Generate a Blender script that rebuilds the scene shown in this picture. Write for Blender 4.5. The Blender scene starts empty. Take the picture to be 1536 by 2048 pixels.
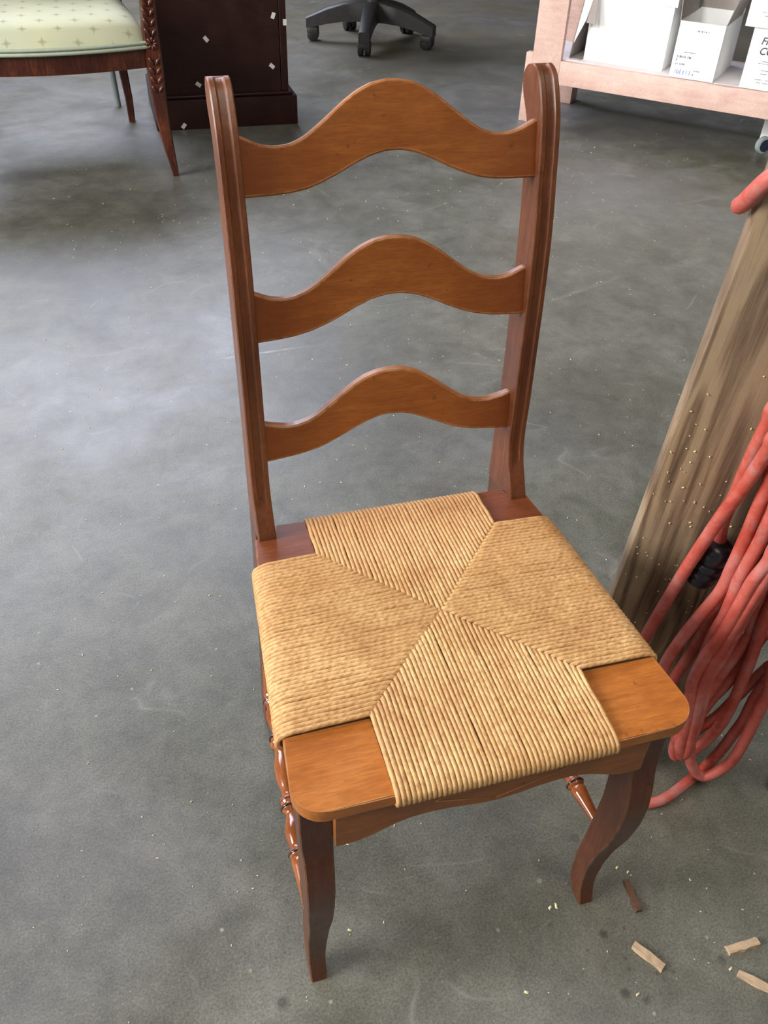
import bpy, bmesh, math, random
from mathutils import Vector, Matrix
random.seed(7)
R = math.radians
col = bpy.context.scene.collection
sc = bpy.context.scene

# ------------------------------------------------------------------ camera, world, lights, exposure
YAW, PITCH, ROLL, FPX = R(17.6218), R(-40.2184), R(2.2587), 1712.97
fwd = Vector((math.sin(YAW)*math.cos(PITCH), math.cos(YAW)*math.cos(PITCH), math.sin(PITCH)))
rt = Vector((math.cos(YAW), -math.sin(YAW), 0)); up = rt.cross(fwd)
r2 = rt*math.cos(ROLL)+up*math.sin(ROLL); u2 = -rt*math.sin(ROLL)+up*math.cos(ROLL)
cd = bpy.data.cameras.new('camera'); cam = bpy.data.objects.new('camera', cd); col.objects.link(cam)
cam.matrix_world = Matrix(((r2.x, u2.x, -fwd.x, -.2637), (r2.y, u2.y, -fwd.y, -.4037), (r2.z, u2.z, -fwd.z, 1.1517), (0, 0, 0, 1)))
cd.sensor_fit = 'VERTICAL'; cd.sensor_height = 36; cd.lens = 36*FPX/2048; cd.clip_start = .02
sc.camera = cam

w = bpy.data.worlds.new('world'); sc.world = w; w.use_nodes = True
bg = w.node_tree.nodes['Background']; bg.inputs[0].default_value = (1, .97, .90, 1); bg.inputs[1].default_value = .10

def area(name, loc, target, sx, sy, energy, color):
    l = bpy.data.lights.new(name, 'AREA'); l.shape = 'RECTANGLE'; l.size = sx; l.size_y = sy
    l.energy = energy; l.color = color
    o = bpy.data.objects.new(name, l); col.objects.link(o); o.location = loc
    o.rotation_euler = (Vector(target)-Vector(loc)).to_track_quat('-Z', 'Y').to_euler()
    return o
area('doorway_daylight', (-5.9, .55, 2.9), (.2, .4, .2), 3.2, 2.6, 660, (1, .98, .94))
area('clerestory_daylight', (-1.8, 7.6, 4.5), (-.6, 1.8, 0), 6.0, 2.4, 660, (.78, .83, 1))
sp_ = area('bench_fill', (-1.9, -.2, 2.5), (1.95, 3.0, .35), .5, .3, 9, (1, .97, .93)); sp_.data.spread = R(44)  # added narrow-beam light to brighten the bench boxes, no known lamp there
area('overhead_fill', (.3, -1.1, 4.0), (.3, .4, 0), 2.4, 2.4, 78, (1, .94, .82))  # added soft fill from above for the slat and apron fronts

vs = sc.view_settings; vs.view_transform = 'Standard'; vs.look = 'None'; vs.gamma = 1; vs.use_curve_mapping = False
vs.exposure = 0.0

# ------------------------------------------------------------------ helpers
def s2l(c):
    return tuple((v/255/12.92 if v/255 <= .04045 else ((v/255+.055)/1.055)**2.4) for v in c)+(1,)

def tag(o, label=None, cat=None, group=None, kind=None):
    if label: o['label'] = label
    if cat: o['category'] = cat
    if group: o['group'] = group
    if kind: o['kind'] = kind
    return o

def obj(name, bm, mat, parent=None, smooth=None):
    me = bpy.data.meshes.new(name)
    if isinstance(bm, bmesh.types.BMesh):
        bmesh.ops.recalc_face_normals(bm, faces=bm.faces[:])
        bm.to_mesh(me); bm.free()
    else:
        me.from_pydata(bm[0], [], bm[1]); me.update()
    me.materials.append(mat)
    o = bpy.data.objects.new(name, me); col.objects.link(o)
    if parent: o.parent = parent
    if smooth is not None:
        for p in me.polygons: p.use_smooth = True
        me.set_sharp_from_angle(angle=R(smooth))
    return o

def empty(name, loc=(0, 0, 0), rz=0):
    o = bpy.data.objects.new(name, None); col.objects.link(o); o.location = loc; o.rotation_euler.z = rz
    o.empty_display_size = .05
    return o

def box(bm, lo, hi, M=None, bev=0, seg=2):
    vs_ = []
    for z in (lo[2], hi[2]):
        for x, y in ((lo[0], lo[1]), (hi[0], lo[1]), (hi[0], hi[1]), (lo[0], hi[1])):
            p = Vector((x, y, z)); vs_.append(bm.verts.new(M @ p if M else p))
    fs = [(0, 3, 2, 1), (4, 5, 6, 7), (0, 1, 5, 4), (1, 2, 6, 5), (2, 3, 7, 6), (3, 0, 4, 7)]
    faces = [bm.faces.new([vs_[i] for i in f]) for f in fs]
    if bev:
        es = list({e for f in faces for e in f.edges})
        bmesh.ops.bevel(bm, geom=es, offset=bev, segments=seg, profile=.5, affect='EDGES')

def boxo(name, lo, hi, mat, parent=None, bev=0, M=None):
    bm = bmesh.new(); box(bm, lo, hi, M, bev); return obj(name, bm, mat, parent, 35 if bev else None)

def loft(bm, rings, cap=True, closed=True):
    rows = [[bm.verts.new(p) for p in r] for r in rings]
    n = len(rows[0])
    for a, b in zip(rows, rows[1:]):
        for i in range(n if closed else n-1):
            j = (i+1) % n
            bm.faces.new((a[i], a[j], b[j], b[i]))
    if cap:
        bm.faces.new(rows[0][::-1]); bm.faces.new(rows[-1])
    return rows

def catmull(P, n=8):
    P = [Vector(p) for p in P]; out = []
    Q = [P[0]*2-P[1]]+P+[P[-1]*2-P[-2]]
    for i in range(1, len(Q)-2):
        a, b, c, d = Q[i-1:i+3]
        for k in range(n):
            t = k/n
            out.append(.5*((2*b)+(c-a)*t+(2*a-5*b+4*c-d)*t*t+(-a+3*b-3*c+d)*t**3))
    out.append(P[-1]); return out

def tube(bm, P, r, n=10, cap=True, uvl=None, u0=0, rf=None):
    """swept round tube; parallel transport frame"""
    P = [Vector(p) for p in P]; T = []
    for i in range(len(P)):
        t = P[min(i+1, len(P)-1)]-P[max(i-1, 0)]; T.append(t.normalized())
    a = Vector((0, 0, 1)) if abs(T[0].z) < .9 else Vector((1, 0, 0))
    N = (a-T[0]*a.dot(T[0])).normalized(); rows = []; L = 0; Ls = []
    for i, p in enumerate(P):
        if i:
            N = (N-T[i]*N.dot(T[i])).normalized(); L += (p-P[i-1]).length
        Ls.append(L); Bn = T[i].cross(N); rr = r*(rf(i/(len(P)-1)) if rf else 1)
        rows.append([bm.verts.new(p+(N*math.cos(2*math.pi*k/n)+Bn*math.sin(2*math.pi*k/n))*rr) for k in range(n)])
    for i in range(len(rows)-1):
        for k in range(n):
            j = (k+1) % n
            f = bm.faces.new((rows[i][k], rows[i][j], rows[i+1][j], rows[i+1][k])); f.smooth = True
            if uvl is not None:
                for lp, (uu, vv) in zip(f.loops, ((Ls[i], k), (Ls[i], k+1), (Ls[i+1], k+1), (Ls[i+1], k))):
                    lp[uvl].uv = (u0+uu, vv/n)
    if cap:
        bm.faces.new(rows[0][::-1]); bm.faces.new(rows[-1])

def lathe(bm, prof, M, n=24):
    """prof: (t along local z, radius)"""
    rows = [[bm.verts.new(M @ Vector((r*math.cos(2*math.pi*k/n), r*math.sin(2*math.pi*k/n), t))) for k in range(n)] for t, r in prof]
    for a, b in zip(rows, rows[1:]):
        for k in range(n):
            j = (k+1) % n; bm.faces.new((a[k], a[j], b[j], b[k]))
    bm.faces.new(rows[0][::-1]); bm.faces.new(rows[-1])

def interp(T, x):
    if x <= T[0][0]: return T[0][1]
    for (a, b), (c, d) in zip(T, T[1:]):
        if x <= c: return b+(d-b)*(x-a)/(c-a)
    return T[-1][1]

def prism(bm, poly, z0, z1):
    a = [bm.verts.new((x, y, z0)) for x, y in poly]; b = [bm.verts.new((x, y, z1)) for x, y in poly]
    n = len(poly)
    bm.faces.new(a[::-1]); bm.faces.new(b)
    for i in range(n):
        j = (i+1) % n; bm.faces.new((a[i], a[j], b[j], b[i]))

# ------------------------------------------------------------------ materials
class NT:
    def __init__(s, name):
        s.m = bpy.data.materials.new(name); s.m.use_nodes = True; s.t = s.m.node_tree; s.n = s.t.nodes
        s.b = s.n['Principled BSDF']
    def node(s, typ, **kw):
        x = s.n.new(typ)
        for k, v in kw.items():
            if k.startswith('i_'):
                x.inputs[k[2:].replace('_', ' ')].default_value = v
            else: setattr(x, k, v)
        return x
    def link(s, a, b): s.t.links.new(a, b)
    def coords(s, kind='Object', scale=(1, 1, 1), rot=(0, 0, 0)):
        tc = s.node('ShaderNodeTexCoord'); mp = s.node('ShaderNodeMapping')
        mp.inputs['Scale'].default_value = scale; mp.inputs['Rotation'].default_value = rot
        s.link(tc.outputs[kind], mp.inputs[0]); return mp.outputs[0]
    def noise(s, v, scale, detail=4, rough=.55, dist=0):
        x = s.node('ShaderNodeTexNoise'); x.inputs['Scale'].default_value = scale; x.inputs['Detail'].default_value = detail
        x.inputs['Roughness'].default_value = rough; x.inputs['Distortion'].default_value = dist
        s.link(v, x.inputs['Vector']); return x.outputs['Fac']
    def ramp(s, f, stops, interp_='LINEAR'):
        x = s.node('ShaderNodeValToRGB'); x.color_ramp.interpolation = interp_
        e = x.color_ramp.elements
        while len(e) < len(stops): e.new(.5)
        for q, (p, c) in zip(e, stops):
            q.position = p; q.color = c if len(c) == 4 else tuple(c)+(1,)
        s.link(f, x.inputs[0]); return x.outputs[0]
    def mix(s, f, a, b, mode='MIX'):
        x = s.node('ShaderNodeMix'); x.data_type = 'RGBA'; x.blend_type = mode
        for sock, v in ((x.inputs[0], f), (x.inputs[6], a), (x.inputs[7], b)):
            if isinstance(v, (int, float, tuple)): sock.default_value = v
            else: s.link(v, sock)
        return x.outputs[2]
    def math(s, op, a, b=0, c=None):
        x = s.node('ShaderNodeMath'); x.operation = op
        for i, v in enumerate((a, b, c)):
            if v is None: continue
            if isinstance(v, (int, float)): x.inputs[i].default_value = v
            else: s.link(v, x.inputs[i])
        return x.outputs[0]
    def bump(s, h, strength, dist=.002, normal=None):
        x = s.node('ShaderNodeBump'); x.inputs['Strength'].default_value = strength; x.inputs['Distance'].default_value = dist
        s.link(h, x.inputs['Height'])
        if normal is not None: s.link(normal, x.inputs['Normal'])
        return x.outputs[0]
    def out(s, color=None, rough=None, normal=None, spec=None, metal=None, coat=None):
        for k, v in (('Base Color', color), ('Roughness', rough), ('Normal', normal), ('Specular IOR Level', spec), ('Metallic', metal), ('Coat Weight', coat)):
            if v is None: continue
            if isinstance(v, (int, float, tuple)): s.b.inputs[k].default_value = v
            else: s.link(v, s.b.inputs[k])
        return s.m

def bw(v): return (v, v, v, 1)

def plain(name, rgb, rough=.5, var=.12, scale=40, spec=None, bumpy=0):
    t = NT(name); v = t.coords(); f = t.noise(v, scale, 4)
    a = s2l(rgb); c = t.ramp(f, [(.3, tuple(x*(1-var) for x in a[:3])), (.7, tuple(min(1, x*(1+var)) for x in a[:3]))])
    n = t.bump(t.noise(v, scale*6, 3), bumpy, .001) if bumpy else None
    return t.out(c, rough, n, spec)

def m_floor():
    t = NT('worn_concrete'); v = t.coords('Object')
    big = t.noise(v, .55, 4, .6, .3); mid = t.noise(v, 3.2, 5, .65, .4); fine = t.noise(v, 26, 5, .7); grain = t.noise(v, 320, 3, .7)
    c = t.ramp(big, [(.32, s2l((98, 98, 86))), (.5, s2l((106, 106, 98))), (.66, s2l((114, 114, 114)))])
    c = t.mix(t.ramp(mid, [(.40, bw(0)), (.66, bw(.6))]), c, s2l((132, 132, 126)))
    c = t.mix(t.ramp(t.noise(v, 1.6, 6, .7, 1.2), [(.5, bw(0)), (.72, bw(.6))]), c, s2l((84, 84, 76)))
    c = t.mix(t.ramp(fine, [(.3, bw(.28)), (.55, bw(0))]), c, s2l((72, 72, 68)))
    c = t.mix(.8, c, t.ramp(grain, [(.3, bw(.2)), (.7, bw(.8))]), 'SOFT_LIGHT')
    c = t.mix(.55, c, t.ramp(t.noise(v, 9, 6, .75, .5), [(.32, bw(.25)), (.68, bw(.78))]), 'SOFT_LIGHT')
    c = t.mix(t.ramp(t.noise(v, .9, 3, .5, .4), [(.46, bw(0)), (.64, bw(.35))]), c, s2l((108, 108, 124)))
    # patchy brown tint toward the back of the room
    sep = t.node('ShaderNodeSeparateXYZ'); t.link(v, sep.inputs[0])
    far = t.math('MULTIPLY', t.ramp(t.math('DIVIDE', sep.outputs[1], 8), [(.42, bw(0)), (.62, bw(1))]), t.ramp(t.noise(v, 2.1, 5, .6), [(.35, bw(.25)), (.62, bw(1))]))
    c = t.mix(far, c, s2l((112, 106, 92)))
    # pale scuffs: thin curved scratches
    for sc_, rot, th, amt in ((2.4, .5, .007, .30), (4.5, 2.1, .006, .2), (1.3, 1.2, .005, .35)):
        vv = t.coords('Object', (1, 1.8, 1), (0, 0, rot))
        n1 = t.noise(vv, sc_, 2, .5, .6)
        line = t.ramp(t.math('ABSOLUTE', t.math('SUBTRACT', n1, .5)), [(0, bw(amt)), (th, bw(0))])
        gate = t.ramp(t.noise(vv, sc_*2.3, 3), [(.55, bw(0)), (.66, bw(1))])
        c = t.mix(t.math('MULTIPLY', line, gate), c, s2l((170, 170, 166)))
    for (ax_, ay_, ang_, ln_, wd_, am_) in ((.02, 1.60, 3, .16, .006, .55), (-.40, 1.98, 62, .035, .0022, .6), (1.02, 1.75, 20, .22, .012, .18), (.30, 2.15, 100, .12, .02, .16)):
        mp = t.node('ShaderNodeMapping'); mp.vector_type = 'TEXTURE'; mp.inputs['Location'].default_value = (ax_, ay_, 0); mp.inputs['Rotation'].default_value = (0, 0, R(ang_)); mp.inputs['Scale'].default_value = (ln_, wd_, 1)
        t.link(v, mp.inputs[0]); ln = t.node('ShaderNodeVectorMath', operation='LENGTH'); t.link(mp.outputs[0], ln.inputs[0])
        mk = t.math('MULTIPLY', t.ramp(ln.outputs['Value'], [(.2, bw(am_)), (1, bw(0))]), t.ramp(t.noise(v, 40, 4, .7), [(.35, bw(.3)), (.6, bw(1))]))
        c = t.mix(mk, c, s2l((196, 192, 186)))
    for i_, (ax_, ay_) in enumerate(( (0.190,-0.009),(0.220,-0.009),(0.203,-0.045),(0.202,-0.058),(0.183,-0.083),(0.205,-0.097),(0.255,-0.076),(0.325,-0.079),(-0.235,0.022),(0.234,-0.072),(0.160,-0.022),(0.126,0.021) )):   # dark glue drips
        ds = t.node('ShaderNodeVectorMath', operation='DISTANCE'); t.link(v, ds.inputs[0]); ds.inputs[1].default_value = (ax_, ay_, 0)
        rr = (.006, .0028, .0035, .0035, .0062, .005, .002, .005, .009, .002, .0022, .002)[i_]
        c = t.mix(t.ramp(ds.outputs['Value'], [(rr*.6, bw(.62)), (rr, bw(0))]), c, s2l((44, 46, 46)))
    # white specks and dark drips
    for sc_, lo, hi, colr in ((34, .05, .11, (196, 194, 184)), (14, .035, .07, (186, 186, 178)), (9, .05, .075, (60, 60, 58))):
        vo = t.node('ShaderNodeTexVoronoi'); vo.inputs['Scale'].default_value = sc_; t.link(v, vo.inputs['Vector'])
        spot = t.ramp(vo.outputs['Distance'], [(lo, bw(1)), (hi, bw(0))])
        sel = t.node('ShaderNodeSeparateXYZ'); t.link(vo.outputs['Color'], sel.inputs[0])
        keep = t.math('MULTIPLY', t.ramp(sel.outputs[0], [(.88, bw(0)), (.95, bw(1))]), .6)
        c = t.mix(t.math('MULTIPLY', spot, keep), c, s2l(colr))
    c = t.mix(1.0, c, (.80, .79, .745, 1), 'MULTIPLY')
    rgh = t.ramp(mid, [(.3, bw(.34)), (.7, bw(.52))])
    n = t.bump(t.math('ADD', fine, t.math('MULTIPLY', grain, .5)), .22, .002)
    return t.out(c, rgh, n, .55)

def wood(name, dark, mid, light, rough=.34, axis='z', edge=True, ek=.85, er=.0016, edgec=(205, 160, 110), spec=.5, sun=False, grain=1.0):
    t = NT(name)
    sc_ = {'x': (1, 9, 9), 'y': (9, 1, 9), 'z': (9, 9, 1)}[axis]
    v = t.coords('Object', sc_); vo = t.coords('Object')
    g = t.noise(v, 14*grain, 6, .62, .4); b = t.noise(vo, 9, 4, .6, .3)
    f = t.math('ADD', t.math('MULTIPLY', g, .45), t.math('MULTIPLY', b, .55))
    c = t.ramp(f, [(.36, s2l(dark)), (.5, s2l(mid)), (.64, s2l(light))])
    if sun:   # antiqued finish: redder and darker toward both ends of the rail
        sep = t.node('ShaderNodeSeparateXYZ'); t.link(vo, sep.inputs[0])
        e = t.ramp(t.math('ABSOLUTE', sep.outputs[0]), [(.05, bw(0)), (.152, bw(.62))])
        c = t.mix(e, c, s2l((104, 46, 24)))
    c = t.mix(t.ramp(t.noise(v, 70, 3, .6), [(.42, bw(.32)), (.6, bw(0))]), c, tuple(x*.6 for x in s2l(dark)[:3])+(1,))
    c = t.mix(t.ramp(t.noise(vo, 90, 3, .6), [(.26, bw(.55)), (.34, bw(0))]), c, tuple(x*.45 for x in s2l(dark)[:3])+(1,))
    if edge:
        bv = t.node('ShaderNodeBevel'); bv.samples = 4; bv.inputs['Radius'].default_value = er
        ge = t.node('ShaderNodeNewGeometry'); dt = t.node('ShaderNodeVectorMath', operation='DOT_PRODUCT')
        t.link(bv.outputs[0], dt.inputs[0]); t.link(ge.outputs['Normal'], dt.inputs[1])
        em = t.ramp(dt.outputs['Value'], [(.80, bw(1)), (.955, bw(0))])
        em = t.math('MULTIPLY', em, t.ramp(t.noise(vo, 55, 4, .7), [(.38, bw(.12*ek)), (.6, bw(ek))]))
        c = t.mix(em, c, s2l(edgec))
    rg = t.ramp(b, [(.3, bw(rough*.8)), (.7, bw(rough*1.3))])
    n = t.bump(g, .06, .001)
    return t.out(c, rg, n, spec)

M_floor = m_floor()
M_block = wood('honey_maple', (160, 92, 38), (180, 108, 46), (198, 126, 58), .36, 'x')
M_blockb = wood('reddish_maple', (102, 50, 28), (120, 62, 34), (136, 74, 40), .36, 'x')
M_apron = wood('apron_maple', (140, 82, 38), (160, 96, 46), (176, 110, 54), .38, 'x')
M_slat = wood('slat_maple', (142, 80, 36), (158, 92, 40), (174, 106, 48), .38, 'x', sun=True, ek=2.4, edgec=(214, 164, 118), er=.0034)  # pale edges: worn finish plus the slat-top highlight put into the colour
M_post = wood('post_maple', (92, 51, 31), (112, 64, 39), (130, 77, 48), .36, 'z', ek=.45, edgec=(176, 122, 86))
M_leg = wood('leg_maple', (80, 44, 28), (96, 55, 36), (112, 66, 44), .36, 'z')
M_turn = wood('turned_maple', (124, 66, 34), (150, 84, 42), (170, 102, 52), .16, 'y', edge=False, spec=.7)
M_ring = plain('dark_ring', (52, 30, 26), .2, .1, 60, .6)
M_line = plain('incised_line', (176, 128, 84), .5, .1, 80)
M_mahog = wood('mahogany', (38, 17, 15), (46, 21, 18), (54, 26, 21), .4, 'x', edge=False, spec=.35)
M_mahleg = wood('carved_mahogany', (58, 26, 18), (82, 38, 26), (122, 66, 38), .24, 'z', edge=True, edgec=(140, 88, 60), spec=.6)
M_tape = plain('white_tape', (216, 214, 206), .6, .03)
M_black = plain('black_plastic', (34, 34, 36), .42, .1, 60)
M_grayp = plain('dusty_grey_plastic', (52, 52, 52), .5, .2, 50)
M_pink = wood('pink_primed_pine', (204, 168, 158), (220, 186, 174), (230, 200, 188), .5, 'x', edge=False, spec=.35, grain=.6)
M_cardb = plain('white_cardboard', (246, 247, 247), .6, .03, 12)
M_shelf = plain('dusty_shelf_paint', (206, 200, 202), .6, .06, 9)
M_cardin = plain('grey_cardboard_inside', (150, 142, 138), .7, .06, 20)
M_ink = plain('grey_ink', (66, 70, 84), .6, .1)
M_inkb = plain('pale_blue_ink', (120, 138, 196), .6, .1)
M_rubber = plain('black_rubber', (22, 24, 32), .3, .1, 80, .55)
M_metal = plain('pale_grey_paint', (150, 162, 162), .4, .06)
M_scrap = wood('pale_pine_scrap', (176, 148, 120), (206, 180, 150), (222, 198, 168), .7, 'x', edge=False, spec=.2)
M_scrapb = wood('brown_scrap', (76, 50, 34), (94, 64, 44), (112, 78, 54), .6, 'y', edge=False)
M_chip = plain('wood_chip', (222, 210, 166), .7, .1)

def m_rush():
    t = NT('twisted_paper_rush')
    uv = t.node('ShaderNodeUVMap'); sep = t.node('ShaderNodeSeparateXYZ'); t.link(uv.outputs[0], sep.inputs[0])
    ph = t.math('ADD', t.math('MULTIPLY', sep.outputs[0], 60), sep.outputs[1])
    tw = t.math('SINE', t.math('MULTIPLY', ph, 6.2832*2))
    vo = t.coords('Object'); n1 = t.noise(vo, 16, 5, .65, .5); n2 = t.noise(vo, 210, 4, .7)
    uvv = t.node('ShaderNodeMapping'); uvv.inputs['Scale'].default_value = (40, 1.3, 1); t.link(uv.outputs[0], uvv.inputs[0])
    st = t.noise(uvv.outputs[0], 3, 4, .7)
    c = t.ramp(n1, [(.3, s2l((194, 148, 98))), (.5, s2l((216, 174, 120))), (.68, s2l((230, 192, 138)))])
    c = t.mix(t.ramp(st, [(.36, bw(.6)), (.55, bw(0))]), c, s2l((160, 112, 62)))
    c = t.mix(t.ramp(n2, [(.3, bw(.4)), (.5, bw(0))]), c, s2l((138, 92, 50)))
    # browner toward the back rail
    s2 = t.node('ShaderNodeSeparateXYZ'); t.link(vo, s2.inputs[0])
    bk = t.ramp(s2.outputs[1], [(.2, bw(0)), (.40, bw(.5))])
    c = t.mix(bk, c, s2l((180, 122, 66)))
    n = t.bump(tw, .16, .0006); n = t.bump(n2, .25, .0005, n)
    return t.out(c, .62, n, .35)
M_rush = m_rush(); M_rushpad = plain('rush_padding', (120, 84, 48), .8)

def m_plank():
    t = NT('weathered_plank')
    vo = t.coords('Object'); v = t.coords('Object', (6, 3, .7))
    nx = t.noise(t.coords('Object', (2.6, 1, .55)), 2.2, 3, .5, .6)
    sx = t.node('ShaderNodeSeparateXYZ'); t.link(vo, sx.inputs[0])
    ph = t.math('ADD', t.math('MULTIPLY', nx, 46), t.math('MULTIPLY', sx.outputs[0], 40))
    rings_ = t.math('ADD', t.math('MULTIPLY', t.math('SINE', t.math('MULTIPLY', ph, 2.2)), .32), .5)
    g = t.noise(t.coords('Object', (34, 8, 1.1)), 7, 8, .82, .3); f = t.math('ADD', t.math('MULTIPLY', rings_, .36), t.math('MULTIPLY', g, .68))
    c = t.ramp(f, [(.34, s2l((84, 62, 44))), (.47, s2l((132, 108, 84))), (.62, s2l((172, 148, 118)))])
    c = t.mix(t.ramp(t.noise(vo, 5, 4, .6, .5), [(.4, bw(0)), (.66, bw(.55))]), c, s2l((124, 112, 98)))
    vr = t.node('ShaderNodeTexVoronoi'); vr.inputs['Scale'].default_value = 5.2
    t.link(t.coords('Object', (1, 1, .7)), vr.inputs['Vector'])
    sel = t.node('ShaderNodeSeparateXYZ'); t.link(vr.outputs['Color'], sel.inputs[0])
    kn = t.math('MULTIPLY', t.ramp(vr.outputs['Distance'], [(.05, bw(1)), (.11, bw(0))]), t.ramp(sel.outputs[0], [(.6, bw(0)), (.66, bw(1))]))
    c = t.mix(kn, c, s2l((64, 46, 32)))
    # chair seat's shadow painted into the colour near the foot of the board
    sp = t.node('ShaderNodeSeparateXYZ'); t.link(vo, sp.inputs[0])
    hz = t.math('ADD', sp.outputs[2], t.math('MULTIPLY', t.noise(vo, 7, 3), .16))
    c = t.mix(t.ramp(hz, [(.30, bw(.45)), (.42, bw(0))]), c, s2l((92, 74, 40)))
    return t.out(c, .6, t.bump(f, .25, .002), .3)
M_plank = m_plank()

def m_cord():
    t = NT('dusty_red_rubber'); v = t.coords('Object')
    c = t.ramp(t.noise(v, 24, 5, .65, .4), [(.34, s2l((174, 68, 54))), (.5, s2l((190, 92, 80))), (.68, s2l((194, 120, 114)))])
    c = t.mix(t.ramp(t.noise(v, 22, 5, .75), [(.56, bw(0)), (.70, bw(.5))]), c, s2l((172, 140, 140)))
    return t.out(c, .5, t.bump(t.noise(v, 300, 3), .15, .0006), .4)
M_cord = m_cord()

def m_fabric():
    t = NT('star_brocade'); tc = t.node('ShaderNodeTexCoord'); sep = t.node('ShaderNodeSeparateXYZ'); t.link(tc.outputs['Object'], sep.inputs[0])
    S = .112
    # drop down the front as well: y and z unrolled together
    yy = t.math('ADD', sep.outputs[1], t.math('MULTIPLY', sep.outputs[2], .9))
    def cell(ox, oy):
        fx = t.math('SUBTRACT', t.math('FRACT', t.math('ADD', t.math('DIVIDE', sep.outputs[0], S), ox)), .5)
        fy = t.math('SUBTRACT', t.math('FRACT', t.math('ADD', t.math('DIVIDE', yy, S), oy)), .5)
        ax = t.math('ABSOLUTE', fx); ay = t.math('ABSOLUTE', fy)
        star = t.math('ADD', t.math('SQRT', ax), t.math('SQRT', ay))
        return t.ramp(star, [(.30, bw(.62)), (.55, bw(0))]), ax, ay
    a, ax, ay = cell(0, 0); b, _, _ = cell(.5, .5)
    dia = t.math('ABSOLUTE', t.math('SUBTRACT', t.math('ADD', ax, ay), .5))
    dl = t.ramp(dia, [(.0, bw(.25)), (.02, bw(0))])
    v = t.coords('Object')
    base = t.ramp(t.noise(v, 5, 3), [(.3, s2l((196, 202, 176))), (.7, s2l((212, 212, 180)))])
    c = t.mix(dl, base, s2l((214, 218, 190)))
    c = t.mix(t.math('MAXIMUM', a, b), c, s2l((146, 136, 108)))
    return t.out(c, .75, t.bump(t.noise(v, 400, 2), .2, .0006), .3)
M_fabric = m_fabric()
M_pipe = plain('piping_fabric', (180, 190, 172), .75, .06, 60)

# ------------------------------------------------------------------ setting
bm = bmesh.new(); box(bm, (-9, -5, -.1), (10, 9.2, 0)); tag(obj('floor', bm, M_floor), 'worn grey concrete workshop floor', kind='structure')
M_wall = plain('dark_block_wall', (70, 70, 62), .8, .1, 3)
bm = bmesh.new(); box(bm, (-9, 9.2, 0), (10, 9.4, 3.2)); tag(obj('wall_back', bm, M_wall), 'dark back wall of the workshop', kind='structure')

# ------------------------------------------------------------------ ladder back chair
chair = empty('ladder_back_chair')
tag(chair, 'wooden ladder-back chair with woven rush seat and three curved slats in the middle', 'chair')
H = .45
POST = [((.3700, .4480), (.4430, .4380)), ((.3715, .4547), (.4434, .4500)), ((.3800, .4720), (.4438, .4700)), ((.3900, .4910), (.4440, .4900)),
        ((.3965, .5130), (.4440, .5120)), ((.3992, .5400), (.4430, .5400)), ((.4000, .5821), (.4425, .5800)), ((.4030, .6515), (.4455, .6450)),
        ((.4070, .7260), (.4480, .7150)), ((.4130, .7913), (.4515, .7750)), ((.4225, .8424), (.4585, .8304)), ((.4262, .8650), (.4625, .8620)),
        ((.4309, .8866), (.4681, .8880)), ((.4356, .9031), (.4765, .9010)), ((.4400, .9130), (.4830, .9090)), ((.4450, .9226), (.4875, .9170)),
        ((.4505, .9310), (.4895, .9250)), ((.4560, .9370), (.4885, .9310)), ((.4630, .9412), (.4850, .9365)), ((.4700, .9430), (.4800, .9405))]
def fl(p, i, x):   # splay of the post in x with height
    return x
for s in (-1, 1):
    xo, xi = .1752, .1535; bm = bmesh.new(); rings = []
    wd = xo-xi
    F2 = catmull([(f[0], f[1], 0) for f, b in POST], 3); B2 = catmull([(b[0], b[1], 0) for f, b in POST], 3)
    for i, (f, b) in enumerate(zip(F2, B2)):
        nx = F2[min(i+1, len(F2)-1)]-F2[max(i-1, 0)]; nrm = Vector((-nx.y, nx.x, 0)).normalized()
        if nrm.x > 0 and i < len(F2)-6: nrm = -nrm
        if i >= len(F2)-6: nrm = Vector((-.45, .9, 0)).normalized()
        gd = .0022*min(1, max(0, (f.y-.485)/.015)); e = .0012
        sec = [(0, 0+e), (e, 0), (.26, 0), (.30, -gd*.6), (.36, -gd), (.64, -gd), (.70, -gd*.6), (.74, 0), (1-e, 0), (1, 0+e)]
        ring = []
        for q, (a, d) in enumerate(sec):
            dd = -.0012 if q in (0, len(sec)-1) else d
            a_ = a if q not in (1, len(sec)-2) else (.06 if q == 1 else .94)
            p = f+nrm*dd; ring.append(Vector((s*(xi+wd*a_), p.x, p.y)))
        ring += [Vector((s*xo, b.x, b.y)), Vector((s*xi, b.x, b.y))]
        rings.append(ring)
    loft(bm, rings)
    p = obj('back_post', bm, M_post, chair, 28)
# rear legs
for s in (-1, 1):
    bm = bmesh.new(); rings = []
    for z, yf, yb, xi, xo in ((.449, .398, .443, .1535, .1752), (.40, .399, .441, .154, .176), (.30, .404, .442, .155, .1775), (.18, .413, .448, .157, .179), (.08, .424, .457, .159, .181), (0, .436, .466, .161, .1815)):
        rings.append([Vector((s*xi, yf, z)), Vector((s*xo, yf, z)), Vector((s*xo, yb, z)), Vector((s*xi, yb, z))])
    loft(bm, rings); bmesh.ops.bevel(bm, geom=[e for e in bm.edges if abs((e.verts[0].co-e.verts[1].co).z) > .02], offset=.0012, segments=1, affect='EDGES')
    obj('rear_leg', bm, M_leg, chair, 40)
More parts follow.
